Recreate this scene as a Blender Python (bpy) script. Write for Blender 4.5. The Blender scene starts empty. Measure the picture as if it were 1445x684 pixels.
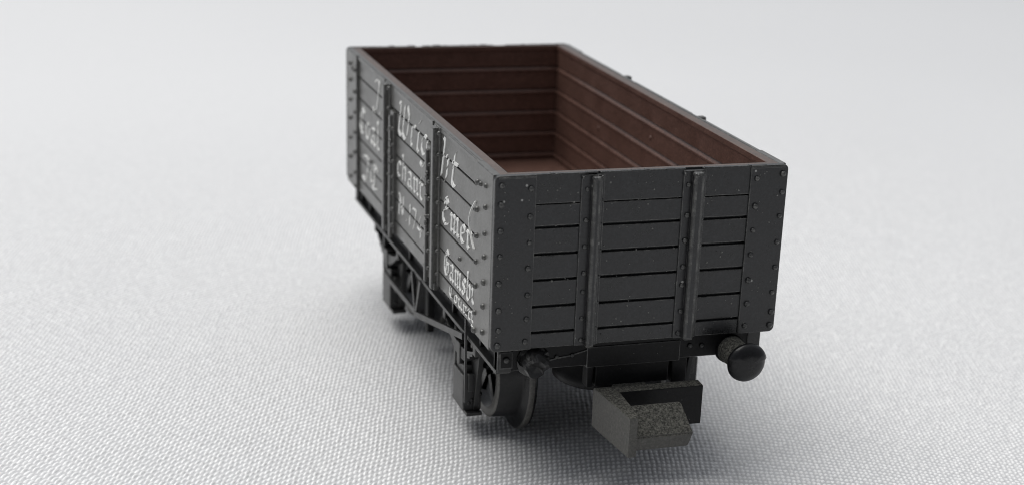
import bpy, bmesh, math, random
import numpy as np
from mathutils import Vector, Matrix
random.seed(7)
sc = bpy.context.scene
sc.unit_settings.system = 'METRIC'
sc.unit_settings.scale_length = 0.001          # one unit is one millimetre
COL = sc.collection
GZ = 8.2                                       # body bottom stands this far above the cloth
W, L, H = 16.5, 36.87, 9.48
ROOT = Vector((W / 2, L / 2, 0.0))

# ------------------------------------------------------------------ materials
def new_mat(name):
    m = bpy.data.materials.new(name); m.use_nodes = True
    nt = m.node_tree
    return m, nt, nt.nodes['Principled BSDF']

def node(nt, kind, **kw):
    n = nt.nodes.new(kind)
    for k, v in kw.items():
        if k.startswith('i_'):
            key = k[2:]
            n.inputs[int(key) if key.isdigit() else key.replace('_', ' ')].default_value = v
        else:
            setattr(n, k, v)
    return n

def ramp(nt, src, stops):
    r = nt.nodes.new('ShaderNodeValToRGB')
    els = r.color_ramp.elements
    while len(els) < len(stops): els.new(0.5)
    for e, (p, c) in zip(els, stops):
        e.position = p
        e.color = (c, c, c, 1) if not isinstance(c, tuple) else (*c, 1)
    nt.links.new(src, r.inputs[0])
    return r

def plastic(name, base, var, rough, speck=0.0, speck_col=(0.3, 0.3, 0.29), fine=14.0, bump=0.008, wear_glint=None, speck_scale=2.4, spec=0.5):
    """moulded plastic: mottled colour, uneven gloss, dust specks, faint grain"""
    m, nt, b = new_mat(name)
    lk = nt.links.new
    tc = node(nt, 'ShaderNodeNewGeometry')
    pos = tc.outputs['Position']
    n1 = node(nt, 'ShaderNodeTexNoise', i_Scale=0.55, i_Detail=6.0, i_Roughness=0.65); lk(pos, n1.inputs['Vector'])
    n2 = node(nt, 'ShaderNodeTexNoise', i_Scale=fine, i_Detail=4.0); lk(pos, n2.inputs['Vector'])
    r1 = ramp(nt, n1.outputs['Fac'], [(0.3, tuple(c * (1 - var) for c in base)), (0.7, tuple(c * (1 + var) for c in base))])
    col = r1.outputs['Color']
    g0 = node(nt, 'ShaderNodeTexNoise', i_Scale=6.5, i_Detail=7.0, i_Roughness=0.8); lk(pos, g0.inputs['Vector'])
    gr = ramp(nt, g0.outputs['Fac'], [(0.34, 0.62), (0.5, 1.0), (0.68, 1.7)])
    mg = node(nt, 'ShaderNodeMix', data_type='RGBA', blend_type='MULTIPLY'); mg.inputs['Factor'].default_value = 1.0
    lk(col, mg.inputs['A']); lk(gr.outputs['Color'], mg.inputs['B']); col = mg.outputs['Result']
    if wear_glint:
        n4 = node(nt, 'ShaderNodeTexNoise', i_Scale=1.9, i_Detail=8.0, i_Roughness=0.75); lk(pos, n4.inputs['Vector'])
        r4 = ramp(nt, n4.outputs['Fac'], [(0.5, 0.0), (0.72, 1.0)])
        mx = node(nt, 'ShaderNodeMix', data_type='RGBA'); lk(r4.outputs['Color'], mx.inputs['Factor'])
        lk(col, mx.inputs['A']); mx.inputs['B'].default_value = (*wear_glint, 1)
        col = mx.outputs['Result']
    if speck:
        v = node(nt, 'ShaderNodeTexVoronoi', i_Scale=speck_scale, i_Randomness=1.0); lk(pos, v.inputs['Vector'])
        sp = ramp(nt, v.outputs['Distance'], [(0.0, 1.0), (speck * 0.6, 1.0), (speck, 0.0)])
        sel = ramp(nt, v.outputs['Color'], [(0.45, 0.0), (0.5, 1.0)])
        mu = node(nt, 'ShaderNodeMath', operation='MULTIPLY'); lk(sp.outputs['Color'], mu.inputs[0]); lk(sel.outputs['Color'], mu.inputs[1])
        mx2 = node(nt, 'ShaderNodeMix', data_type='RGBA'); lk(mu.outputs[0], mx2.inputs['Factor'])
        lk(col, mx2.inputs['A']); mx2.inputs['B'].default_value = (*speck_col, 1)
        col = mx2.outputs['Result']
    lk(col, b.inputs['Base Color'])
    rr = ramp(nt, n1.outputs['Fac'], [(0.3, rough - 0.07), (0.7, rough + 0.09)])
    lk(rr.outputs['Color'], b.inputs['Roughness'])
    bp = node(nt, 'ShaderNodeBump', i_Strength=0.6, i_Distance=bump); lk(n2.outputs['Fac'], bp.inputs['Height'])
    lk(bp.outputs['Normal'], b.inputs['Normal'])
    b.inputs['Specular IOR Level'].default_value = spec
    return m

SIDE = plastic('side_sheen_black', (0.078, 0.077, 0.072), 0.22, 0.33, speck=0.10, speck_scale=1.5, speck_col=(0.2, 0.2, 0.19), spec=0.8)  # same black as the ends, lightened so its colour carries the sheen
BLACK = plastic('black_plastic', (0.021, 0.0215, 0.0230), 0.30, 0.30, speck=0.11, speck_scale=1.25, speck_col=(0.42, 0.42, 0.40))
EDGE = plastic('rubbed_edge_glint', (0.056, 0.056, 0.055), 0.3, 0.36, wear_glint=(0.20, 0.197, 0.185), fine=9)  # rubbed edges; on rivet tops it serves as a painted highlight
SPECK = plastic('pale_dust', (0.16, 0.16, 0.15), 0.4, 0.7)
UEDGE = plastic('gear_edge_glint', (0.040, 0.040, 0.039), 0.3, 0.36, wear_glint=(0.13, 0.127, 0.12), fine=9)  # glints along the gear edges, painted in as a lighter colour
UNDER2 = plastic('running_gear_plastic', (0.014, 0.014, 0.014), 0.3, 0.38, speck=0.06, speck_col=(0.16, 0.16, 0.15), spec=0.55)
UNDER = plastic('underframe_plastic', (0.008, 0.008, 0.0085), 0.3, 0.45, speck=0.06, speck_col=(0.16, 0.16, 0.15), spec=0.22)  # same plastic as the running gear, darker and duller to hold shade
BROWN = plastic('brown_plastic', (0.116, 0.062, 0.048), 0.16, 0.40, speck=0.07, speck_col=(0.26, 0.18, 0.14), bump=0.008, speck_scale=1.1)
RIM = plastic('rubbed_brown_rim', (0.085, 0.060, 0.050), 0.2, 0.40, bump=0.015)
COUP = plastic('coupling_plastic', (0.072, 0.070, 0.063), 0.18, 0.5, bump=0.012, fine=9)
WHEEL = plastic('wheel_plastic', (0.009, 0.009, 0.010), 0.2, 0.30, bump=0.006, spec=0.35)
RIMW = plastic('worn_wheel_rim', (0.09, 0.087, 0.08), 0.35, 0.42, bump=0.012)
BRASS = plastic('brass_axle', (0.22, 0.16, 0.07), 0.2, 0.4)

def fuzzy(name, a, bcol):
    m, nt, b = new_mat(name); lk = nt.links.new
    pos = node(nt, 'ShaderNodeNewGeometry').outputs['Position']
    n = node(nt, 'ShaderNodeTexNoise', i_Scale=8.0, i_Detail=10.0, i_Roughness=0.75); lk(pos, n.inputs['Vector'])
    r = ramp(nt, n.outputs['Fac'], [(0.42, a), (0.72, bcol)]); lk(r.outputs['Color'], b.inputs['Base Color'])
    b.inputs['Roughness'].default_value = 0.85
    bp = node(nt, 'ShaderNodeBump', i_Strength=1.0, i_Distance=0.22); lk(n.outputs['Fac'], bp.inputs['Height'])
    lk(bp.outputs['Normal'], b.inputs['Normal'])
    return m
DUST = fuzzy('dusty_scuffed_plastic', (0.034, 0.034, 0.029), (0.35, 0.34, 0.295))

def letter_mat():
    m, nt, b = new_mat('white_printing'); lk = nt.links.new
    pos = node(nt, 'ShaderNodeNewGeometry').outputs['Position']
    n = node(nt, 'ShaderNodeTexNoise', i_Scale=5.0, i_Detail=8.0, i_Roughness=0.7); lk(pos, n.inputs['Vector'])
    r = ramp(nt, n.outputs['Fac'], [(0.28, (0.25, 0.25, 0.24)), (0.46, (0.80, 0.80, 0.78))]); lk(r.outputs['Color'], b.inputs['Base Color'])
    b.inputs['Roughness'].default_value = 0.5
    return m
WHITE = letter_mat()

FINE = (-38.0, 90.0, -16.0, 116.0)                # where the weave is modelled thread by thread
def cloth_mat():
    m, nt, b = new_mat('white_woven_cloth'); lk = nt.links.new
    pos = node(nt, 'ShaderNodeNewGeometry').outputs['Position']
    def mth(op, a, bb=None, c=None):
        n = node(nt, 'ShaderNodeMath', operation=op)
        for i, s in enumerate((a, bb, c)):
            if s is None: continue
            if isinstance(s, (int, float)): n.inputs[i].default_value = s
            else: lk(s, n.inputs[i])
        return n.outputs[0]
    fib = node(nt, 'ShaderNodeTexNoise', i_Scale=9.0, i_Detail=4.0); lk(pos, fib.inputs['Vector'])
    bp = node(nt, 'ShaderNodeBump', i_Strength=0.6, i_Distance=0.03); lk(fib.outputs['Fac'], bp.inputs['Height'])
    lk(bp.outputs['Normal'], b.inputs['Normal'])
    weave_tone = node(nt, 'ShaderNodeTexNoise', i_Scale=1.7, i_Detail=5.0, i_Roughness=0.7); lk(pos, weave_tone.inputs['Vector'])
    r = ramp(nt, weave_tone.outputs['Fac'], [(0.3, (0.83, 0.832, 0.836)), (0.7, (0.90, 0.901, 0.902))])
    wy = node(nt, 'ShaderNodeAttribute', attribute_name='bead_light')
    wc = ramp(nt, wy.outputs['Fac'], [(0.0, (0.60, 0.60, 0.61)), (1.0, (1.0, 1.0, 1.0))])  # gaps between the beads darkened here to paint in their shade
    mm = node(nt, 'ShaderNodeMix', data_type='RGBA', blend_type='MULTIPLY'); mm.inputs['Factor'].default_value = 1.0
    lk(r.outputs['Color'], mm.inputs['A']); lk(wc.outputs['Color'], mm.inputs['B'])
    lk(mm.outputs['Result'], b.inputs['Base Color'])
    b.inputs['Roughness'].default_value = 0.34
    b.inputs['Specular IOR Level'].default_value = 0.7
    return m
CLOTH = cloth_mat()

# ------------------------------------------------------------------ mesh helpers (coordinates: x across, y back, z up from body bottom)
EDGE_OF = {'on': False}      # when on, bevelled corners take the second material (rubbed paint on the body, painted glints on the gear)
def box(bm, x0, x1, y0, y1, z0, z1, bev=0.05, mat=0, seg=2, rot=None, piv=None):
    r = bmesh.ops.create_cube(bm, size=1)
    vs = r['verts']
    for v in vs:
        v.co = Vector((x0 + (v.co.x + .5) * (x1 - x0), y0 + (v.co.y + .5) * (y1 - y0), z0 + (v.co.z + .5) * (z1 - z0)))
    if rot is not None:
        bmesh.ops.rotate(bm, verts=vs, cent=piv or Vector(((x0 + x1) / 2, (y0 + y1) / 2, (z0 + z1) / 2)), matrix=rot)
    fs = list({f for v in vs for f in v.link_faces})
    for f in fs: f.material_index = mat
    if bev:
        es = list({e for v in vs for e in v.link_edges})
        bv = min(bev, 0.45 * min(abs(x1 - x0), abs(y1 - y0), abs(z1 - z0)))
        res = bmesh.ops.bevel(bm, geom=es, offset=bv, segments=seg, affect='EDGES', profile=0.6)
        for f in res['faces']: f.material_index = 1 if EDGE_OF['on'] and mat == 0 else mat
    return vs

def prism(bm, pts, axis, a0, a1, bev=0.04, mat=0):
    """polygon in the two other axes (in order), swept along axis from a0 to a1"""
    def mk(p, a):
        c = list(p); c.insert(axis, a); return bm.verts.new(c)
    lo = [mk(p, a0) for p in pts]; hi = [mk(p, a1) for p in pts]
    n = len(pts)
    fs = [bm.faces.new(lo), bm.faces.new(hi[::-1])]
    for i in range(n): fs.append(bm.faces.new((lo[i], lo[i - 1], hi[i - 1], hi[i])))
    for f in fs: f.material_index = mat
    bmesh.ops.recalc_face_normals(bm, faces=fs)
    if bev:
        es = [e for f in fs[:2] for e in f.edges]
        res = bmesh.ops.bevel(bm, geom=es, offset=bev, segments=2, affect='EDGES', profile=0.6)
        for f in res['faces']: f.material_index = 1 if EDGE_OF['on'] and mat == 0 else mat

def rounded(x0, x1, z0, z1, rads):
    """rectangle with a radius for each corner: (x0,z0),(x1,z0),(x1,z1),(x0,z1)"""
    out = []
    for (cx, cz, sx, sz, a0), r in zip(((x0, z0, 1, 1, 180), (x1, z0, -1, 1, 270), (x1, z1, -1, -1, 0), (x0, z1, 1, -1, 90)), rads):
        if r <= 0: out.append((cx, cz)); continue
        for k in range(6):
            a = math.radians(a0 + 18 * k)
            out.append((cx + sx * r + r * math.cos(a), cz + sz * r + r * math.sin(a)))
    return out

def dome(bm, c, nrm, r=0.16, h=0.13, mat=0, seg=12, rings=4, tip=None):
    nrm = Vector(nrm).normalized()
    t = nrm.orthogonal().normalized(); s = nrm.cross(t)
    c = Vector(c)
    prev = None
    for i in range(rings + 1):
        a = (math.pi / 2) * i / rings
        rr, hh = r * math.cos(a), h * math.sin(a)
        if i == rings:
            top = bm.verts.new(c + nrm * hh)
            for k in range(seg):
                f = bm.faces.new((prev[k], prev[(k + 1) % seg], top)); f.smooth = True; f.material_index = mat if tip is None else tip
        else:
            ring = [bm.verts.new(c + nrm * (hh - (0.03 if i == 0 else 0)) + (t * math.cos(2 * math.pi * k / seg) + s * math.sin(2 * math.pi * k / seg)) * rr) for k in range(seg)]
            if prev:
                for k in range(seg):
                    f = bm.faces.new((prev[k], prev[(k + 1) % seg], ring[(k + 1) % seg], ring[k])); f.smooth = True; f.material_index = mat if tip is None or i < rings - 2 else tip
            prev = ring

def rivet(bm, c, nrm, r=0.15):
    k = random.uniform(0.85, 1.12)
    j = Vector((random.uniform(-.03, .03), random.uniform(-.03, .03), random.uniform(-.03, .03)))
    n = Vector(nrm); j -= n * j.dot(n)
    dome(bm, Vector(c) + j, nrm, r * 1.12 * k, r * 1.15 * k, seg=14, rings=5, tip=1 if EDGE_OF['on'] else 0)  # rivet tops take the lighter second material as a painted highlight

def lathe(bm, prof, centre, axis, seg=64, mats=None, smooth=True, squash=None):
    """profile of (distance along axis, radius)"""
    axis = Vector(axis).normalized(); t = axis.orthogonal().normalized(); s = axis.cross(t); c = Vector(centre)
    rings = []
    for d, r in prof:
        if r < 1e-5: rings.append([bm.verts.new(c + axis * d)])
        else: rings.append([bm.verts.new(c + axis * d + (t * math.cos(2 * math.pi * k / seg) + s * math.sin(2 * math.pi * k / seg)) * r) for k in range(seg)])
    fs = []
    for i in range(len(rings) - 1):
        a, b = rings[i], rings[i + 1]
        for k in range(seg):
            k2 = (k + 1) % seg
            if len(a) == 1 and len(b) == 1: continue
            if len(a) == 1: f = bm.faces.new((a[0], b[k], b[k2]))
            elif len(b) == 1: f = bm.faces.new((a[k], a[k2], b[0]))
            else: f = bm.faces.new((a[k], a[k2], b[k2], b[k]))
            f.smooth = smooth; f.material_index = mats[i] if mats else 0
            fs.append(f)
    bmesh.ops.recalc_face_normals(bm, faces=fs)

def bar(bm, p, q, w, h, up=(1, 0, 0), bev=0.03):
    """flat bar from p to q; w along up, h across"""
    p, q = Vector(p), Vector(q)
    d = q - p; ln = d.length; d.normalize()
    u = Vector(up); u = (u - d * u.dot(d)).normalized(); v = d.cross(u)
    vs = box(bm, 0, ln, -w / 2, w / 2, -h / 2, h / 2, bev=0)
    M = Matrix((d, u, v)).transposed()
    for x in vs: x.co = p + M @ x.co

def link(name, bm, mats, parent=None, pw=None, smooth_angle=None, label=None):
    """one mesh object with its origin at its middle, parented to parent (whose world place is pw)"""
    for v in bm.verts: v.co.z += GZ
    xs = [v.co for v in bm.verts]
    lo = Vector((min(c.x for c in xs), min(c.y for c in xs), min(c.z for c in xs)))
    hi = Vector((max(c.x for c in xs), max(c.y for c in xs), max(c.z for c in xs)))
    mid = (lo + hi) / 2
    for v in bm.verts: v.co -= mid
    me = bpy.data.meshes.new(name); bm.to_mesh(me); bm.free()
    for m in (mats if isinstance(mats, (list, tuple)) else [mats]): me.materials.append(m)
    o = bpy.data.objects.new(name, me); COL.objects.link(o)
    if parent is not None:
        o.parent = parent
        o.location = mid - WP[parent.name]
    else:
        o.location = mid
    WP[o.name] = mid
    if label: o['label'] = label
    return o
WP = {}
NB = bmesh.new

wagon = bpy.data.objects.new('model_railway_wagon', None); COL.objects.link(wagon)
wagon.location = ROOT; wagon.empty_display_size = 2; WP[wagon.name] = ROOT.copy()
wagon['label'] = 'black model railway coal wagon with brown inside and white side lettering, on the white cloth'
wagon['category'] = 'model wagon'

GR_END = [7.87, 6.64, 5.20, 3.79, 2.33, 0.88]
GR_SIDE = [8.0, 6.55, 5.22, 3.73, 2.36, 0.90]

# ------------------------------------------------------------------ end panels
def fy(y, flip): return (L - y) if flip else y
def ebox(bm, flip, x0, x1, y0, y1, z0, z1, **k):
    a, b = sorted((fy(y0, flip), fy(y1, flip)))
    if flip: x0, x1 = W - x1, W - x0
    box(bm, x0, x1, a, b, z0, z1, **k)

def end_panel(flip):
    n = (0, 1 if flip else -1, 0)
    bm = NB()
    ebox(bm, flip, 0.1, W - 0.1, 0.33, 0.40, 0.02, H - 0.02, bev=0.02)           # backing seen in the grooves
    zs = [H] + GR_END + [0.0]
    spans = [(2.15, 4.75), (5.85, 10.45), (11.65, 14.35)]
    for sx0, sx1 in spans:
        for i in range(7):
            gap = 0.025 if i == 0 else 0.072
            gtop = 0.025 if i == 1 else 0.072
            z1 = zs[i] - (0 if i == 0 else gtop); z0 = zs[i + 1] + (gap if i < 6 else 0)
            jit = random.uniform(-0.012, 0.012)
            ebox(bm, flip, sx0 - .1, sx1 + .1, 0.10 + jit, 0.36, z0, z1, bev=0.05)
    # small seam step under the top plank and a few scars
    for k in range(150):
        x = random.uniform(2.4, 14.2); z = random.uniform(7.2, 9.3) if k < 60 else random.uniform(.3, 7)
        dome(bm, (x, fy(0.10, flip), z), n, random.uniform(.025, .07), .04, seg=6, rings=2, mat=random.choice((1, 2, 2)))
    # uneven moulding flash along the top edge
    for k in range(16):
        x = random.uniform(0.5, W - .5)
        ebox(bm, flip, x, x + random.uniform(.15, .6), 0.06, 0.3, H - .06, H + random.uniform(0.0, .035), bev=0.02)
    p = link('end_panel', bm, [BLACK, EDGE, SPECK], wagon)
    for left in (True, False):
        bm = NB()
        x0, x1 = (0.0, 2.24) if left else (14.30, W)
        if flip: x0, x1 = W - x1, W - x0
        outer_lo = (x0 < 1)
        rad = (0.32, 0.06, 0.06, 0.28) if outer_lo else (0.06, 0.32, 0.28, 0.06)
        a, b = sorted((fy(0.0, flip), fy(0.33, flip)))
        prism(bm, rounded(x0, x1, -0.02, H + 0.0, rad), 1, a, b, bev=0.05)
        outer = [9.0, 7.97, 6.6, 5.2, 3.75, 2.3, 1.16, 0.36]
        inner = [8.76, 7.28, 5.87, 4.52, 3.06, 1.73, 0.46]
        xo, xi = (0.38, 1.93) if left else (16.2, 14.68)
        for z in outer: rivet(bm, (W - xo if flip else xo, fy(0, flip), z), n)
        for z in inner: rivet(bm, (W - xi if flip else xi, fy(0, flip), z), n)
        for k in range(22):
            dome(bm, (random.uniform(x0 + .2, x1 - .2), fy(0, flip), random.uniform(.3, 9.2)), n, random.uniform(.025, .06), .035, seg=6, rings=2, mat=2)
        # thin lip along the top of the plate
        ebox(bm, flip, *( (0.2, 2.2) if left else (14.35, 16.3)), -0.04, 0.1, H - .16, H - .07, bev=.03)
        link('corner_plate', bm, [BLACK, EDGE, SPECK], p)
    for sx in (0, 1):
        bm = NB()
        x0, x1, r0, r1 = ((4.68, 5.98, 5.20, 5.68), (10.40, 11.72, 10.86, 11.46))[sx]
        ebox(bm, flip, x0, x1, 0.0, 0.3, 0.0, H - 0.12, bev=0.05)
        ebox(bm, flip, r0 + .02, r1, -0.40, 0.1, -0.06, H - 0.17, bev=0.17, seg=4)
        ebox(bm, flip, r1 - .06, r1 + .14, -0.12, 0.1, 0.02, H - 0.2, bev=0.05)
        for z in (8.6, 6.95, 5.53, 4.08, 3.05, 1.55, 0.32):
            xr = (x0 + r0) / 2 + .08
            rivet(bm, (W - xr if flip else xr, fy(0, flip), z), n, 0.13)
        for z in GR_END:
            xr = x1 - .13
            rivet(bm, (W - xr if flip else xr, fy(0, flip), z + .06), n, 0.10)
        for q in (0.08, .5, .9):
            xr = x0 + q * (x1 - x0)
            rivet(bm, (W - xr if flip else xr, fy(-.02 if q != .5 else -.35, flip), H - .28), n, 0.09)
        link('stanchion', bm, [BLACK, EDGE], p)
    return p
EDGE_OF['on'] = True
end_panel(False); end_panel(True)

# ------------------------------------------------------------------ gothic lettering
G = {
 'i': (.5, [[(.08,.92),(.22,.82),(.22,.14),(.38,.02)],[(.2,1.35),(.28,1.45)]]),
 'n': (.9, [[(.08,.92),(.22,.82),(.22,.12),(.34,.02)],[(.22,.76),(.5,1),(.64,.84),(.64,.14),(.8,.02)]]),
 'm': (1.3,[[(.08,.92),(.22,.82),(.22,.12),(.32,.02)],[(.22,.76),(.46,1),(.6,.84),(.6,.12),(.7,.02)],[(.6,.76),(.86,1),(1.0,.84),(1.0,.14),(1.16,.02)]]),
 'r': (.7, [[(.08,.92),(.22,.82),(.22,.12),(.36,.02)],[(.22,.76),(.44,1),(.6,.88)]]),
 'e': (.75,[[(.2,.45),(.58,.68),(.55,.88),(.36,1),(.16,.82),(.16,.2),(.36,0),(.64,.18)]]),
 'a': (.9, [[(.14,.88),(.4,1),(.6,.84),(.6,.14),(.78,.02)],[(.6,.6),(.2,.44),(.15,.15),(.34,0),(.6,.22)]]),
 'h': (.9, [[(.1,1.65),(.22,1.5),(.22,0)],[(.22,.76),(.5,1),(.65,.82),(.65,.1),(.48,-.22)]]),
 't': (.65,[[(.3,1.45),(.24,1.3),(.24,.15),(.42,0),(.58,.1)],[(.04,.96),(.56,1.0)]]),
 'g': (.85,[[(.62,.92),(.34,1),(.15,.8),(.15,.32),(.36,.12),(.6,.3)],[(.64,1),(.64,-.16),(.4,-.45),(.1,-.3)]]),
 's': (.75,[[(.6,.85),(.36,1),(.16,.8),(.2,.62),(.54,.4),(.55,.16),(.3,0),(.1,.15)]]),
 'b': (.85,[[(.08,1.65),(.2,1.5),(.2,.12),(.42,0),(.65,.2),(.65,.74),(.44,.98),(.2,.74)]]),
 'y': (.85,[[(.08,.98),(.2,.84),(.2,.3),(.4,.1),(.62,.3)],[(.64,1),(.64,-.1),(.4,-.5),(.1,-.36)]]),
 'o': (.8, [[(.36,1),(.15,.8),(.15,.2),(.36,0),(.62,.2),(.62,.8),(.36,1)]]),
 'u': (.9, [[(.08,.98),(.2,.84),(.2,.15),(.4,0),(.62,.2)],[(.62,1),(.62,.15),(.8,0)]]),
 'c': (.72,[[(.6,.85),(.36,1),(.15,.8),(.15,.2),(.36,0),(.6,.16)]]),
 'l': (.5, [[(.1,1.65),(.22,1.5),(.22,.15),(.4,0)]]),
 'W': (1.4,[[(.05,1.5),(.22,1.4),(.2,.2),(.45,0),(.65,.2),(.65,1.5)],[(.65,.2),(.92,0),(1.14,.25),(1.18,1.2),(.96,1.6)]]),
 'J': (.8, [[(.1,1.45),(.36,1.6),(.62,1.5),(.5,.1),(.3,-.15),(.05,.05)]]),
 'M': (1.35,[[(.12,0),(.2,1.3),(.05,1.5)],[(.2,1.25),(.5,1.6),(.6,1.3),(.6,0)],[(.6,1.25),(.9,1.6),(1.05,1.3),(1.05,.12),(1.22,0)]]),
 'E': (1.05,[[(.8,1.35),(.52,1.6),(.26,1.3),(.5,.95),(.16,.62),(.2,.2),(.5,0),(.9,.22)],[(.5,.92),(.8,1.05)],[(.56,1.5),(.56,1.0)]]),
 'G': (1.05,[[(.82,1.36),(.5,1.6),(.2,1.2),(.16,.4),(.46,0),(.86,.2),(.86,.75),(.56,.8)],[(.5,1.45),(.5,.3)]]),
 'C': (1.0, [[(.82,1.36),(.5,1.6),(.2,1.2),(.16,.4),(.46,0),(.86,.22)],[(.5,1.5),(.5,.2)]]),
 'N': (1.1,[[(.15,-.1),(.2,1.45),(.05,1.5)],[(.2,1.4),(.75,.1),(.75,1.6)]]),
 '1': (.5, [[(.08,1.2),(.28,1.55),(.28,0)]]),
 '7': (.8, [[(.1,1.35),(.16,1.5),(.66,1.5),(.32,0)]]),
 '4': (.85,[[(.5,1.55),(.1,.5),(.72,.5)],[(.54,.95),(.54,0)]]),
 '.': (.35,[[(.12,.04),(.24,.16)]]),
 ' ': (.5, []),
}
def smooth_line(pts, n=5):
    out = []
    P = [pts[0]] + list(pts) + [pts[-1]]
    for i in range(1, len(P) - 2):
        p0, p1, p2, p3 = P[i-1], P[i], P[i+1], P[i+2]
        for k in range(n):
            t = k / n
            q = []
            for d in (0, 1):
                cr = 0.5 * ((2*p1[d]) + (-p0[d]+p2[d])*t + (2*p0[d]-5*p1[d]+4*p2[d]-p3[d])*t*t + (-p0[d]+3*p1[d]-3*p2[d]+p3[d])*t**3)
                ln = p1[d] + (p2[d] - p1[d]) * t
                q.append(0.35 * cr + 0.65 * ln)
            out.append(tuple(q))
    out.append(pts[-1])
    return out

def write(bm, text, y0, y1, zb, zcap, x, nib=0.17, tilt=0.1, worn=0.08, grooves=GR_SIDE):
    """text running from y0 (further) to y1 (nearer) on the side at plane x, baseline zb, capitals up to zcap"""
    wid = sum(G[c][0] for c in text)
    sx = (y0 - y1) / wid; sz = (zcap - zb) / 1.6
    nv = (nib * math.cos(math.radians(38)) * 0.62, nib * math.sin(math.radians(38)) * 0.8)
    pen = 0.0
    for c in text:
        w, strokes = G[c]
        for st in strokes:
            pts = smooth_line(st)
            for a, b in zip(pts, pts[1:]):
                n = max(1, int(math.hypot((b[0]-a[0]) * sx, (b[1]-a[1]) * sz) / 0.07))
                for k in range(n):
                    s0 = (a[0] + (b[0]-a[0]) * k / n, a[1] + (b[1]-a[1]) * k / n)
                    s1 = (a[0] + (b[0]-a[0]) * (k+1) / n, a[1] + (b[1]-a[1]) * (k+1) / n)
                    zc = zb + (s0[1] + s1[1]) / 2 * sz
                    if any(abs(zc - g) < 0.075 for g in grooves) or random.random() < worn: continue
                    def pt(s, q, dx):
                        return bm.verts.new((x - dx, y0 - (pen + s[0] + q * nv[0] / 2 * (sz / sx) ** 0.5) * sx - tilt * (s[1] - .5) * sz, zb + (s[1] + q * nv[1] / 2) * sz))
                    dx = 0.045
                    v = [pt(s0, -1, dx), pt(s0, 1, dx), pt(s1, 1, dx), pt(s1, -1, dx)]
                    u = [pt(s0, -1.25, -0.01), pt(s0, 1.25, -0.01), pt(s1, 1.25, -0.01), pt(s1, -1.25, -0.01)]
                    bm.faces.new(v)
                    for i in range(4):
                        bm.faces.new((v[i], u[i], u[i-1], v[i-1]))
        pen += w

# ------------------------------------------------------------------ side panels
def fx(x, right): return W - x if right else x
def sbox(bm, right, x0, x1, y0, y1, z0, z1, **k):
    a, b = sorted((fx(x0, right), fx(x1, right)))
    box(bm, a, b, y0, y1, z0, z1, **k)

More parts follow.
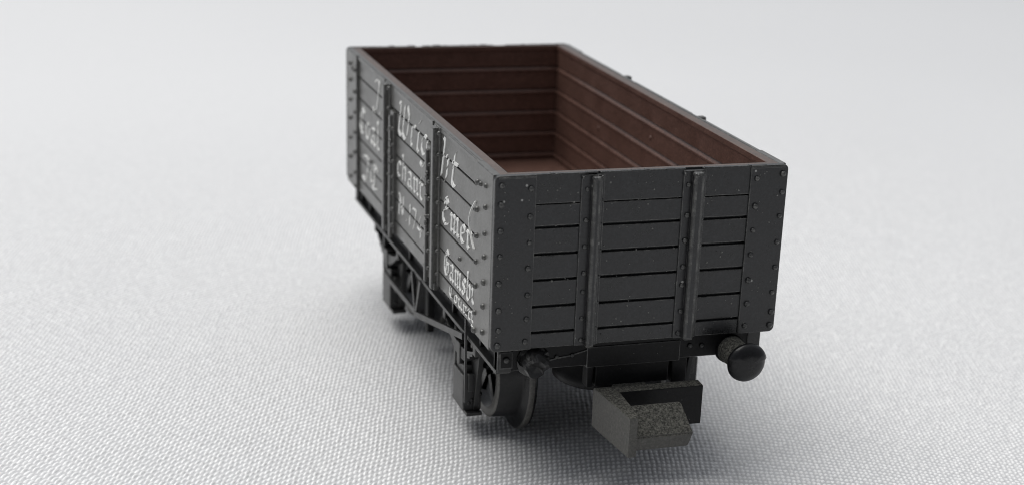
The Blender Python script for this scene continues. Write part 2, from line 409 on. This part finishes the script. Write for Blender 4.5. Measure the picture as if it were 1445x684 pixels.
PX = 0.20   # plank face
def side_panel(right):
    n = (1 if right else -1, 0, 0)
    bm = NB()
    sbox(bm, right, 0.33, 0.42, 0.36, L - 0.36, 0.02, H - 0.03, bev=0.02)
    zs = [H] + GR_SIDE + [0.0]
    for i in range(7):
        z1 = zs[i] - (0 if i == 0 else 0.055); z0 = zs[i+1] + (0.055 if i < 6 else 0)
        for y0, y1 in ((3.3, 12.0), (24.6, L - 3.3)):
            sbox(bm, right, PX + random.uniform(-.01, .01), 0.36, y0, y1, z0, z1, bev=0.035)
        if i == 0: sbox(bm, right, PX, 0.36, 11.9, 24.7, z0, z1, bev=0.035)
    # capping strips and lower curb rail
    for y0, y1 in ((3.2, 11.2), (13.0, 22.6), (25.3, L - 3.2)):
        sbox(bm, right, 0.10, 0.36, y0, y1, H - 0.30, H - 0.02, bev=0.05)
    for y, z in ((6.91, 3.0), (29.5, 3.0), (8.2, 0.45), (5.2, .5)):
        rivet(bm, (fx(PX, right), y, z), n, .13)
    p = link('side_panel', bm, [SIDE, EDGE], wagon)
    for near in (True, False):
        bm = NB()
        y0, y1 = (0.335, 3.4) if near else (L - 3.4, L - 0.335)
        a, b = sorted((fx(0, right), fx(0.4, right)))
        box(bm, a, b, y0, y1, -0.02, H - .01, bev=0.06)
        sg = (lambda y: y) if near else (lambda y: L - y)
        for z in (8.4, 6.93, 5.5, 4.06, 2.69, 1.2, 0.2): rivet(bm, (fx(0, right), sg(3.08), z), n)
        for z in (8.62, 7.48, 6.06, 4.76, 3.37, 2.03, 0.57): rivet(bm, (fx(0, right), sg(1.55), z), n)
        rivet(bm, (fx(0, right), sg(2.5), 8.45), n)
        link('corner_plate', bm, [SIDE, EDGE], p)
    bm = NB()
    for i in range(1, 7):
        z1 = zs[i] - 0.055; z0 = zs[i+1] + (0.055 if i < 6 else 0.03)
        sbox(bm, right, PX - .02, 0.36, 13.35, 23.25, z0, z1, bev=0.035)
    d = link('door', bm, [SIDE, EDGE], p)
    for y in (12.95, 22.25):                      # hinge bars at the two edges of the door
        bm = NB()
        sbox(bm, right, -0.02, 0.34, y, y + .9, 0.0, GR_SIDE[0] - .05, bev=0.05)
        sbox(bm, right, -0.20, 0.1, y + .28, y + .68, -0.35, GR_SIDE[0] - .3, bev=0.10)
        for k in range(7):
            z = .6 + 1.05 * k
            for yy in (y + .12, y + .8): rivet(bm, (fx(-.02, right), yy, z), n, .13)
        for k in range(9):
            dome(bm, (fx(-.16, right), y + .3 + random.uniform(-.1, .1), random.uniform(3, 7.4)), n, .11, .12, seg=8, rings=3)
        link('hinge_bar', bm, [SIDE, EDGE], p)
    for y in (11.55, 24.05):
        bm = NB()
        sbox(bm, right, 0.08, 0.34, y - .25, y + 1.0, -0.02, H - .06, bev=0.05)
        sbox(bm, right, -0.22, 0.2, y + .08, y + .62, -0.30, H - (-.02 if right else .12), bev=0.10)
        for k in range(7):
            z = .75 + 1.42 * k
            rivet(bm, (fx(.08, right), y - .1, min(z, 9.1)), n, .12); rivet(bm, (fx(.08, right), y + .85, min(z, 9.1)), n, .12)
        box_ = sbox(bm, right, -0.1, 0.3, y - .1, y + .8, -0.3, 0.15, bev=.08)
        link('stanchion', bm, [SIDE, EDGE], p)
    if not right:
        bm = NB()
        X = PX
        write(bm, 'ht', 11.45, 7.7, 6.75, 8.95, X, tilt=.34, nib=.32)
        write(bm, 'Wrig', 21.9, 14.1, 6.75, 8.95, X, tilt=.34, nib=.32)
        write(bm, 'J.', 28.9, 26.3, 6.75, 8.95, X, tilt=.34, nib=.30, worn=.15)
        write(bm, 'Emer', 10.9, 4.6, 4.1, 5.75, X, nib=.32)
        write(bm, 'chant', 22.0, 15.2, 4.05, 5.6, X, nib=.31)
        write(bm, 'Coal', 33.3, 27.0, 4.3, 6.1, X, nib=.30, worn=.2)
        write(bm, 'Gamsby', 10.3, 3.45, 1.22, 2.75, X, nib=.30, worn=.03)
        write(bm, 'County', 9.1, 3.45, 0.22, 0.98, X, nib=.30, worn=.03)
        write(bm, 'N.174', 21.6, 15.2, 1.65, 3.05, X, nib=.32)
        write(bm, 'JC', 32.3, 27.2, 1.3, 3.0, X, nib=.30, worn=.2)
        f = lambda t: Vector((-0.03, 3.3 + 1.25 * math.sin(math.pi * t) - .2 * t, 7.3 - 2.9 * t))     # flourish curling round the rivets
        for k in range(11): bar(bm, f(k / 12), f((k + 1) / 12), .10, .06)
        for fc in bm.faces: fc.material_index = 0
        link('lettering', bm, WHITE, p)
    return p
side_panel(False); side_panel(True)
EDGE_OF['on'] = False

# ------------------------------------------------------------------ brown interior
def interior():
    bm = NB()
    gz = [7.92, 6.28, 4.70, 3.12, 1.55]
    IX0, IX1, IY0, IY1, FZ = 0.93, 15.55, 0.80, 36.35, 0.95
    top = H - 0.035
    zt = [top] + gz; zb_ = gz + [FZ - .1]
    prof = []                                      # (inset from the wall plane into the wall, z)
    for zu, zl in zip(zt, zb_):
        prof += [(0.0 if zu == top else 0.13, zu), (-.02, zu - (0.02 if zu == top else 0.22)), (-.03, zu - .30), (0.02, zu - .40), (0.02, zl + 0.05), (0.10, zl + 0.01)]
    walls = [((IX0, IY0), (IX0, IY1), (-1, 0)), ((IX0, IY1), (IX1, IY1), (0, 1)), ((IX1, IY1), (IX1, IY0), (1, 0)), ((IX1, IY0), (IX0, IY0), (0, -1))]
    for (ax, ay), (bx, by), (nx, ny) in walls:
        prev = None
        for d, z in prof:
            r = (bm.verts.new((ax + nx * d, ay + ny * d, z)), bm.verts.new((bx + nx * d, by + ny * d, z)))
            if prev: bm.faces.new((prev[0], prev[1], r[1], r[0]))
            prev = r
    # floor
    fl = [bm.verts.new(c) for c in ((IX0 - .2, IY0 - .2, FZ), (IX1 + .2, IY0 - .2, FZ), (IX1 + .2, IY1 + .2, FZ), (IX0 - .2, IY1 + .2, FZ))]
    bm.faces.new(fl)
    # rim
    ox0, ox1, oy0, oy1 = 0.36, W - 0.36, 0.36, L - 0.36
    box(bm, ox0, IX0 - .002, oy0, oy1, top - .2, top, bev=0.06, mat=1)
    box(bm, IX1 + .002, ox1, oy0, oy1, top - .2, top, bev=0.06, mat=1)
    box(bm, IX0 - .1, IX1 + .1, oy0, IY0 - .002, top - .2, top + .004, bev=0.06, mat=1)
    box(bm, IX0 - .1, IX1 + .1, IY1 + .002, oy1, top - .2, top + .004, bev=0.06, mat=1)
    bmesh.ops.recalc_face_normals(bm, faces=bm.faces)
    # shallow ejector marks on the right wall
    for y, z in ((27, 5.4), (17.5, 6.9), (22.5, 2.9), (13, 5.2)):
        dome(bm, (IX1, y, z), (-1, 0, 0), .16, .05, seg=10, rings=2)
    return link('interior_lining', bm, [BROWN, RIM], wagon)
interior()

# ------------------------------------------------------------------ underframe
bm = NB()
box(bm, 1.3, W - 1.3, 1.0, L - 1.0, -0.75, -0.06, bev=.05)
box(bm, 0.4, W - 0.4, 0.45, L - .45, -0.08, 0.9, bev=.03)
box(bm, 5.2, 5.6, 5, L - 5, -1.7, -.7, bev=.05); box(bm, W - 5.6, W - 5.2, 5, L - 5, -1.7, -.7, bev=.05)
link('floor_frame', bm, UNDER, wagon)

def solebar(right):
    EDGE_OF['on'] = True
    bm = NB()
    sbox(bm, right, 0.95, 1.3, 0.9, L - .9, -1.45, -0.02, bev=.03)
    sbox(bm, right, 0.50, 1.3, 0.55, L - .55, -1.50, -1.28, bev=.045)
    sbox(bm, right, 0.62, 1.3, 0.9, L - .9, -0.28, -0.10, bev=.04)
    for k in range(24):
        y = 1.6 + k * 1.46
        dome(bm, (fx(.95, right), y, -.55 - .35 * (k % 2)), (1 if right else -1, 0, 0), .09, .08, seg=8, rings=3)
    for y in (1.6, 4.4, 10.2, 16.0, 20.8, 26.6, 32.4, 35.2):
        sbox(bm, right, 0.72, 1.0, y - .1, y + .1, -1.3, -0.28, bev=.03)
    # end bracket by the headstock
    for y in (0.75, L - .75):
        sbox(bm, right, 0.55, 1.35, y - .3, y + .3, -1.42, -0.1, bev=.06)
    for k in range(14):    # crumbs of moulding flash in the channel
        dome(bm, (fx(.93, right), random.uniform(1.5, 14), random.uniform(-1.1, -.35)), (1 if right else -1, 0, .4), random.uniform(.05, .1), .1, seg=6, rings=2)
    link('solebar', bm, [UNDER2, UEDGE], wagon)
    EDGE_OF['on'] = False
solebar(False); solebar(True)

def headstock(flip):
    EDGE_OF['on'] = True
    bm = NB(); n = (0, 1 if flip else -1, 0)
    ebox(bm, flip, 0.55, W - .6, 0.5, 1.15, -1.38, -0.04, bev=.05)
    ebox(bm, flip, 5.6, 11.1, 0.42, 1.0, -1.5, -0.3, bev=.06)
    ebox(bm, flip, 0.62, 1.42, 0.38, .6, -1.2, -0.2, bev=.12)
    rivet(bm, (fx(1.02, flip), fy(.38, flip), -.68), n, .2)
    for x in (3.9, 4.8, 11.7, 12.4):
        rivet(bm, (fx(x, flip), fy(.5, flip), -.7), n, .13)
    # wandering flash line
    pts = [(3.2, -.95), (3.9, -.8), (4.6, -.72), (5.3, -.55), (5.9, -.4), (6.6, -.42)]
    n0 = len(bm.faces)
    for a, b in zip(pts, pts[1:]):
        bar(bm, (fx(a[0], flip), fy(.46, flip), a[1]), (fx(b[0], flip), fy(.46, flip), b[1]), .07, .05, up=(0, 0, 1))
    for f in list(bm.faces)[n0:]: f.material_index = 1
    link('headstock', bm, [UNDER, UEDGE], wagon)
    EDGE_OF['on'] = False
    # coupling pocket
    bm = NB()
    ebox(bm, flip, 6.25, 10.6, 0.7, 5.2, -2.75, -0.7, bev=.08)
    lathe(bm, [(-1.45, 2.25), (-2.55, 2.55), (-2.75, 2.7), (-3.05, 2.7), (-3.15, 2.6), (-3.12, 2.2), (-2.6, 2.0), (-2.5, 0)], (fx(7.55, flip), fy(3.45, flip), 0), (0, 0, 1), seg=48)
    ebox(bm, flip, 5.72, 6.05, 0.55, 1.3, -2.7, -1.3, bev=.05)
    ebox(bm, flip, 10.8, 11.72, 0.75, 1.3, -2.9, -1.3, bev=.07)
    link('coupling_pocket', bm, UNDER, wagon)
headstock(False); headstock(True)

def buffer(x, flip, broken=False):
    bm = NB(); ax = (0, 1 if flip else -1, 0); c = (x, fy(0.5, flip), -0.82 if broken else -1.04)
    if broken:
        lathe(bm, [(-.1, .95), (.08, .93), (.12, .74), (.5, .70), (.78, .62), (.9, .4), (.86, 0)], c, ax, seg=22, smooth=False)
        for v in bm.verts:
            k = (c[1] - v.co.y)
            if k > .1:
                f = 1 + .10 * math.sin(v.co.x * 7.1 + v.co.z * 5.3) * math.cos(v.co.z * 8.7 + v.co.y * 4)
                v.co.x = c[0] + (v.co.x - c[0]) * f; v.co.z = c[2] + (v.co.z - c[2]) * f
                v.co.y += .22 * math.sin(v.co.x * 2.6 + 1 + v.co.z * 6)
                v.co.z -= .10 * k
        return link('buffer', bm, UNDER2, wagon, label='broken buffer stub with chewed end')
    lathe(bm, [(-.1, .86), (.14, .84), (.2, .80), (1.0, .76), (1.9, .62), (2.1, .55), (2.15, 0)], c, ax, seg=40, mats=[0, 0, 1, 1, 1, 1, 0])
    b = link('buffer', bm, [UNDER, DUST], wagon)
    bm = NB()
    prof = [(1.95, 0), (1.95, .5), (2.0, .85), (2.1, 1.06), (2.22, 1.12), (2.36, 1.09), (2.52, .96), (2.66, .72), (2.75, .4), (2.78, 0)]
    lathe(bm, prof, c, ax, seg=56)
    for v in bm.verts:                       # the two mould halves sit slightly out of line
        if v.co.z > c[2] + .18:
            v.co.x = c[0] + (v.co.x - c[0]) * 1.06; v.co.y += (.06 if flip else -.06)
    link('buffer_head', bm, WHEEL, b)
    return b
buffer(2.55, False, broken=True); buffer(14.12, False)
buffer(2.58, True); buffer(13.92, True)

def coupling(flip):
    bm = NB()
    T, Bt = -2.5, -4.75
    def P(x, y): return (fx(x, flip), fy(y, flip))
    def pr(pts, z0, z1, bev=.07, mat=0): prism(bm, [P(*p) for p in pts], 2, z0, z1, bev=bev, mat=mat)
    # back plate, left arm, hooked front bar
    pr([(6.3, -.95), (12.02, -.95), (12.08, -.1), (6.3, -.1)], Bt - .05, T, bev=.07, mat=2)
    pr([(5.90, -.08), (7.15, -.06), (6.98, -3.3), (6.76, -4.6), (6.30, -4.62)], Bt - .0, T + .012, bev=.07)
    # front bar with sloping top: profile in y,z swept along x, slanting right end
    prof = [(-4.42, -3.72), (-4.30, -4.52), (-3.15, -4.52), (-3.0, -2.46), (-3.25, -2.40)]
    rings = []
    for x, sh in ((6.6, 0), (9.75, 0.0)):
        ring = []
        for (y, z) in prof:
            dx = 0
            if x > 8: dx = {0: .34, 1: .10, 2: .15, 3: -.02, 4: -.02}[prof.index((y, z))]
            ring.append(bm.verts.new((fx(x + dx, flip), fy(y, flip), z)))
        rings.append(ring)
    a, b = rings; fs = [bm.faces.new(a), bm.faces.new(b[::-1])]
    for i in range(5): fs.append(bm.faces.new((a[i], a[i-1], b[i-1], b[i])))
    bmesh.ops.recalc_face_normals(bm, faces=fs)
    bmesh.ops.bevel(bm, geom=list({e for f in fs for e in f.edges}), offset=.06, segments=2, affect='EDGES')
    # shank back into the pocket
    ebox(bm, flip, 7.3, 9.2, -.3, 1.2, -3.6, -2.7, bev=.05)
    for f in bm.faces:
        f.normal_update()
        if f.normal.z > .55: f.material_index = 1
    return link('coupling_hook', bm, [COUP, DUST, UNDER], wagon)
coupling(False); coupling(True)

# wheels
YC, ZC = 9.1, -4.3
def wheel_mesh(inner_sign, x_back):
    """lathe along x, outer face towards -x when inner_sign is +1"""
    bm = NB()
    prof = [(2.02, 0), (1.55, .0), (1.55, .62), (1.75, .72), (1.62, 2.25), (2.08, 2.42), (2.12, 2.5), (2.12, 2.98), (2.04, 3.06), (.72, 3.16), (.62, 3.24), (.5, 3.82), (.38, 3.92), (.18, 3.92), (.02, 3.84), (0, 3.7), (.0, 2.6), (.35, 2.4), (.3, .8), (0, .7), (0, 0)]
    mats = [0]*6 + [1, 1, 0, 0, 0, 1, 1, 0, 0, 0, 0, 0, 0, 0]
    prof = [(x_back - inner_sign * d, r) for d, r in prof]
    return bm, prof, mats
for yc in (YC, L - YC):
    bm = NB(); lathe(bm, [(2.2, 0), (2.25, .14), (2.7, .3), (4.3, .32), (W - 4.3, .32), (W - 2.7, .3), (W - 2.25, .14), (W - 2.2, 0)], (0, yc, ZC), (1, 0, 0), seg=24, mats=[1, 1, 1, 0, 1, 1, 1])
    ws = link('wheelset', bm, [BRASS, WHEEL], wagon)
    for sgn, xb in ((1, 4.52), (-1, W - 4.52)):
        bm, prof, mats = wheel_mesh(sgn, xb)
        lathe(bm, prof, (0, yc, ZC), (1, 0, 0), seg=72, mats=mats)
        # spoke-like webs
        for k in range(5):
            a = math.radians(72 * k + 20)
            x0 = xb - sgn * 1.72
            bar(bm, (x0, yc + .6 * math.cos(a), ZC + .6 * math.sin(a)), (x0, yc + 2.4 * math.cos(a), ZC + 2.4 * math.sin(a)), .3, .5, up=(1, 0, 0))
        link('wheel', bm, [WHEEL, RIMW], ws)

def axle_guard(right, yc):
    EDGE_OF['on'] = True
    bm = NB()
    # W-iron plate behind the box
    pts = [(yc - 2.6, -1.4), (yc - 1.25, -6.6), (yc + 1.25, -6.6), (yc + 2.6, -1.4), (yc + 1.7, -1.4), (yc + .85, -3.6), (yc - .85, -3.6), (yc - 1.7, -1.4)]
    a, b = sorted((fx(1.45, right), fx(1.75, right)))
    prism(bm, pts, 0, a, b, bev=.03)
    sbox(bm, right, .95, 1.9, yc - 1.6, yc + 1.6, -6.82, -6.62, bev=.03)
    # front post
    sbox(bm, right, .9, 1.5, yc + .95, yc + 1.3, -4.5, -1.45, bev=.04)
    g = link('axle_guard', bm, [UNDER2, UEDGE], wagon)
    bm = NB()
    sbox(bm, right, .82, 1.95, yc - 1.15, yc + 1.0, -6.62, -4.42, bev=.06)
    sbox(bm, right, .95, 1.9, yc - .8, yc + .8, -4.45, -3.9, bev=.08)
    sbox(bm, right, 1.1, 1.9, yc - 1.32, yc - 1.05, -5.4, -4.3, bev=.05)
    dome(bm, (fx(1.4, right), yc - 1.15, -5.15), (0, -1, 0), .3, .14, seg=12)
    for k in range(5): dome(bm, (fx(1.2 + .17 * k, right), yc - 1.15, -6.1 + random.uniform(-.3, .6)), (0, -1, 0), .13, .12, seg=8, rings=3)
    link('axlebox', bm, [UNDER2, UEDGE], g)
    bm = NB()
    for k in range(5):
        hw = 3.3 - .55 * k
        m = 9
        for i in range(m):
            t0, t1 = -1 + 2 * i / m, -1 + 2 * (i + 1) / m
            f = lambda t: Vector((fx(1.12, right), yc + hw * t, -2.05 - .42 * k - 0.0 * k + .75 * t * t * (hw / 3.3) ** 2 - .9 + .28 * k))
            bar(bm, f(t0), f(t1), .5, .15)
    sbox(bm, right, .8, 1.5, yc - .3, yc + .3, -4.0, -2.7, bev=.05)
    for s in (-1, 1): sbox(bm, right, .8, 1.4, yc + s * 3.3 - .25, yc + s * 3.3 + .25, -2.4, -1.4, bev=.05)
    link('leaf_spring', bm, [UNDER2, UEDGE], g)
    EDGE_OF['on'] = False
for right in (False, True):
    for yc in (YC, L - YC): axle_guard(right, yc)

def brake_gear(right):
    xx = fx(.5, right)
    bm = NB()
    bar(bm, (xx, 18.9, -1.45), (xx, 17.95, -4.0), .22, .30); bar(bm, (xx, 16.75, -1.45), (xx, 17.85, -4.0), .22, .30)
    sbox(bm, right, .38, .64, 17.6, 18.2, -4.15, -3.75, bev=.08)
    link('v_hanger', bm, UNDER2, wagon)
    bm = NB()
    bar(bm, (fx(.42, right), 17.9, -3.95), (fx(.42, right), 6.7, -1.5), .18, .36)
    link('brake_lever', bm, UNDER2, wagon)
    bm = NB()
    bar(bm, (fx(.6, right), 17.9, -3.98), (fx(.8, right), 26.6, -4.45), .2, .34)
    link('tie_bar', bm, UNDER2, wagon)
    if not right:
      bm = NB()
      bar(bm, (fx(.36, right), 6.0, -0.2), (fx(.42, right), 6.05, -5.3), .12, .16)
      link('lever_guide', bm, UNDER2, wagon)
    bm = NB()
    sbox(bm, right, 2.35, 2.85, 22.2, 22.9, -6.9, -3.4, bev=.1)
    sbox(bm, right, 2.3, 3.3, 13.0, 14.2, -5.6, -2.2, bev=.1)
    sbox(bm, right, 2.6, 3.0, 13.6, 22.4, -3.9, -3.5, bev=.05)
    link('brake_block', bm, UNDER, wagon)
brake_gear(False); brake_gear(True)

# ------------------------------------------------------------------ cloth
def cloth():
    rng = np.random.default_rng(5)
    def axis(lo, f0, f1, hi, df):
        fine = np.arange(f0, f1 + df / 2, df)
        a = f0 - np.geomspace(df * 4, f0 - lo, 46)[::-1]; c = fine[-1] + np.geomspace(df * 4, hi - fine[-1], 46)
        return np.concatenate([a, fine, c])
    xs = axis(-420, FINE[0], FINE[1], 420, 0.066)
    ys = [FINE[2]]
    while ys[-1] < FINE[3]: ys.append(ys[-1] + 0.085 + 0.05 * min(1, max(0, (ys[-1] - 25) / 60)))
    ys = np.array(ys)
    ys = np.concatenate([FINE[2] - np.geomspace(.4, 200, 40)[::-1], ys, ys[-1] + np.geomspace(.5, 480, 46)])
    X, Y = np.meshgrid(xs, ys)
    def vnoise(x, y, cell, seed):
        g = np.random.default_rng(seed).random((256, 256))
        x = x / cell; y = y / cell
        i = np.floor(x).astype(int); j = np.floor(y).astype(int)
        fx_, fy_ = x - i, y - j
        fx_ = fx_ * fx_ * (3 - 2 * fx_); fy_ = fy_ * fy_ * (3 - 2 * fy_)
        q = lambda a, b: g[a % 256, b % 256]
        return (q(i, j) * (1 - fx_) + q(i + 1, j) * fx_) * (1 - fy_) + (q(i, j + 1) * (1 - fx_) + q(i + 1, j + 1) * fx_) * fy_ - .5
    # the yarns wander a little
    Xw = X + 0.7 * vnoise(X, Y, 19, 1) + 0.10 * vnoise(X, Y, 1.6, 2)
    Yw = Y + 0.7 * vnoise(X, Y, 23, 3) + 0.12 * vnoise(X, Y, 1.9, 4)
    # rows bow gently across the cloth, columns run straight back
    xr = Xw + 2; xc = np.clip(xr, -16, 30)
    v = -(Yw - (.3 * xc - .02 * xc ** 2 + (xr - xc) * (.3 - .04 * xc))) / .50
    u = (Xw - .31 * Yw) / .29
    cu, cv = np.round(u), np.round(v)
    g1 = rng.random((512, 512)); g2 = rng.random((512, 512)); g3 = rng.random((512, 512))
    ii, jj = cu.astype(int) % 512, cv.astype(int) % 512
    du = u - cu + (g2[ii, jj] - .5) * .16; dv = v - cv + (g3[ii, jj] - .5) * .16
    du = du + .10 * dv
    f = np.clip(1 - (du / .41) ** 2 - (dv / .31) ** 2, 0, None) ** .7
    Z = f * (.085 + .04 * (g1[ii, jj] - .5)) + .015 * np.exp(-(dv / .24) ** 2)
    Z += .05 * vnoise(X, Y, .45, 8) * f + .06 * vnoise(X, Y, 7, 9)
    edge = np.minimum(np.minimum((X - FINE[0]) / 12, (FINE[1] - X) / 45), np.minimum((Y - FINE[2]) / 4, (FINE[3] - Y) / 75))
    edge = np.clip(edge, 0, 1); edge = edge * edge * (3 - 2 * edge)
    Z *= edge
    weave_tone = np.clip((f - .12) / .35, 0, 1) * (.8 + .4 * g2[ii, jj])          # bead tops lightened, gaps darkened: light and shade put into the colour
    weave_tone = .55 + (weave_tone - .55) * edge
    d = np.hypot(X - 8, Y - 18)
    k = np.clip((d - 45) / 130, 0, 1); k = k * k * (3 - 2 * k)
    Z += k * (1.8 * np.sin(X * .021 + Y * .013 + .6) + 1.3 * np.sin(Y * .028 - X * .011 + 1.2))
    Z += k * 5 * np.exp(-((X + 75 + (Y - 150) * .55) / 34) ** 2)     # soft fold far behind
    Z -= .10
    ny, nx = X.shape
    me = bpy.data.meshes.new('cloth_ground')
    me.vertices.add(nx * ny)
    me.vertices.foreach_set('co', np.stack([X, Y, Z], -1).astype(np.float32).ravel())
    a = (np.arange(ny - 1)[:, None] * nx + np.arange(nx - 1)[None, :]).ravel()
    quads = np.stack([a, a + 1, a + nx + 1, a + nx], -1).astype(np.int32)
    n = len(quads)
    me.loops.add(4 * n); me.polygons.add(n)
    me.loops.foreach_set('vertex_index', quads.ravel())
    me.polygons.foreach_set('loop_start', np.arange(0, 4 * n, 4, dtype=np.int32))
    me.polygons.foreach_set('use_smooth', np.ones(n, dtype=bool))
    me.update(calc_edges=True); me.validate()
    at = me.attributes.new('bead_light', 'FLOAT', 'POINT'); at.data.foreach_set('value', weave_tone.astype(np.float32).ravel())
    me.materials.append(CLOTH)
    o = bpy.data.objects.new('cloth_ground', me); COL.objects.link(o)
    o['kind'] = 'structure'; o['label'] = 'white woven cloth spread out under the wagon'; o['category'] = 'cloth'
cloth()

# ------------------------------------------------------------------ light
w = bpy.data.worlds.new('World'); sc.world = w; w.use_nodes = True
wt = w.node_tree; bg = wt.nodes['Background']
tcw = node(wt, 'ShaderNodeTexCoord'); sxw = node(wt, 'ShaderNodeSeparateXYZ'); wt.links.new(tcw.outputs['Generated'], sxw.inputs[0])
mrw = node(wt, 'ShaderNodeMapRange'); wt.links.new(sxw.outputs[1], mrw.inputs[0])      # the room is lighter on the window side
for k_, v_ in ((1, -0.9), (2, 0.7), (3, 0.0), (4, 1.0)): mrw.inputs[k_].default_value = v_
rw = ramp(wt, mrw.outputs[0], [(0.0, (0.115, 0.120, 0.131)), (1.0, (0.52, 0.537, 0.57))]); wt.links.new(rw.outputs['Color'], bg.inputs['Color'])
mz = node(wt, 'ShaderNodeMapRange'); wt.links.new(sxw.outputs[2], mz.inputs[0])          # and lightest towards the ceiling
for k_, v_ in ((1, 0.15), (2, 0.95), (3, 0.74), (4, 1.45)): mz.inputs[k_].default_value = v_
wt.links.new(mz.outputs[0], bg.inputs['Strength'])
def area(name, loc, target, sx, sy, power, col):
    l = bpy.data.lights.new(name, 'AREA'); l.shape = 'RECTANGLE'; l.size = sx; l.size_y = sy; l.energy = power; l.color = col
    o = bpy.data.objects.new(name, l); COL.objects.link(o); o.location = loc
    o.rotation_euler = (Vector(target) - Vector(loc)).to_track_quat('-Z', 'Y').to_euler()
    return o
area('window_light', (-85, 130, 405), (0, 35, 0), 440, 320, 1.92e6, (1.0, 0.985, 0.95))

# ------------------------------------------------------------------ camera
cam = bpy.data.cameras.new('Camera'); co = bpy.data.objects.new('Camera', cam); COL.objects.link(co); sc.camera = co
R0 = (0.945516565414203, -0.32266402449730563, 0.043432151944204904)
R1 = (-0.07912187197226893, -0.357130689911501, -0.9306972653333119)
R2 = (0.3158134796092565, 0.8765532485927348, -0.36320276496546156)
C = (-23.64977208785663, -77.52296426555773, 30.157312044665467 + GZ)
M = Matrix(((R0[0], -R1[0], -R2[0], C[0]), (R0[1], -R1[1], -R2[1], C[1]), (R0[2], -R1[2], -R2[2], C[2]), (0, 0, 0, 1)))
co.matrix_world = M
cam.sensor_width = 36.0; cam.lens = 2309.468 / 1445 * 36.0
cam.shift_x = -75.257 / 1445; cam.shift_y = 194.528 / 1445
cam.clip_start = 1.0; cam.clip_end = 5000
cam.dof.use_dof = True; cam.dof.focus_distance = 89.0
cam.dof.aperture_fstop = cam.lens * 1e-3 / 0.85     # opening of 0.85 units
cam.dof.aperture_blades = 0

sc.view_settings.view_transform = 'Standard'; sc.view_settings.look = 'None'
sc.view_settings.exposure = 0.0; sc.view_settings.gamma = 1.0
sc.render.engine = 'CYCLES'
sc.cycles.use_denoising = True
sc.cycles.denoising_prefilter = 'ACCURATE'
sc.cycles.max_bounces = 8
sc.cycles.pixel_filter_type = 'BLACKMAN_HARRIS'; sc.cycles.filter_width = 1.0
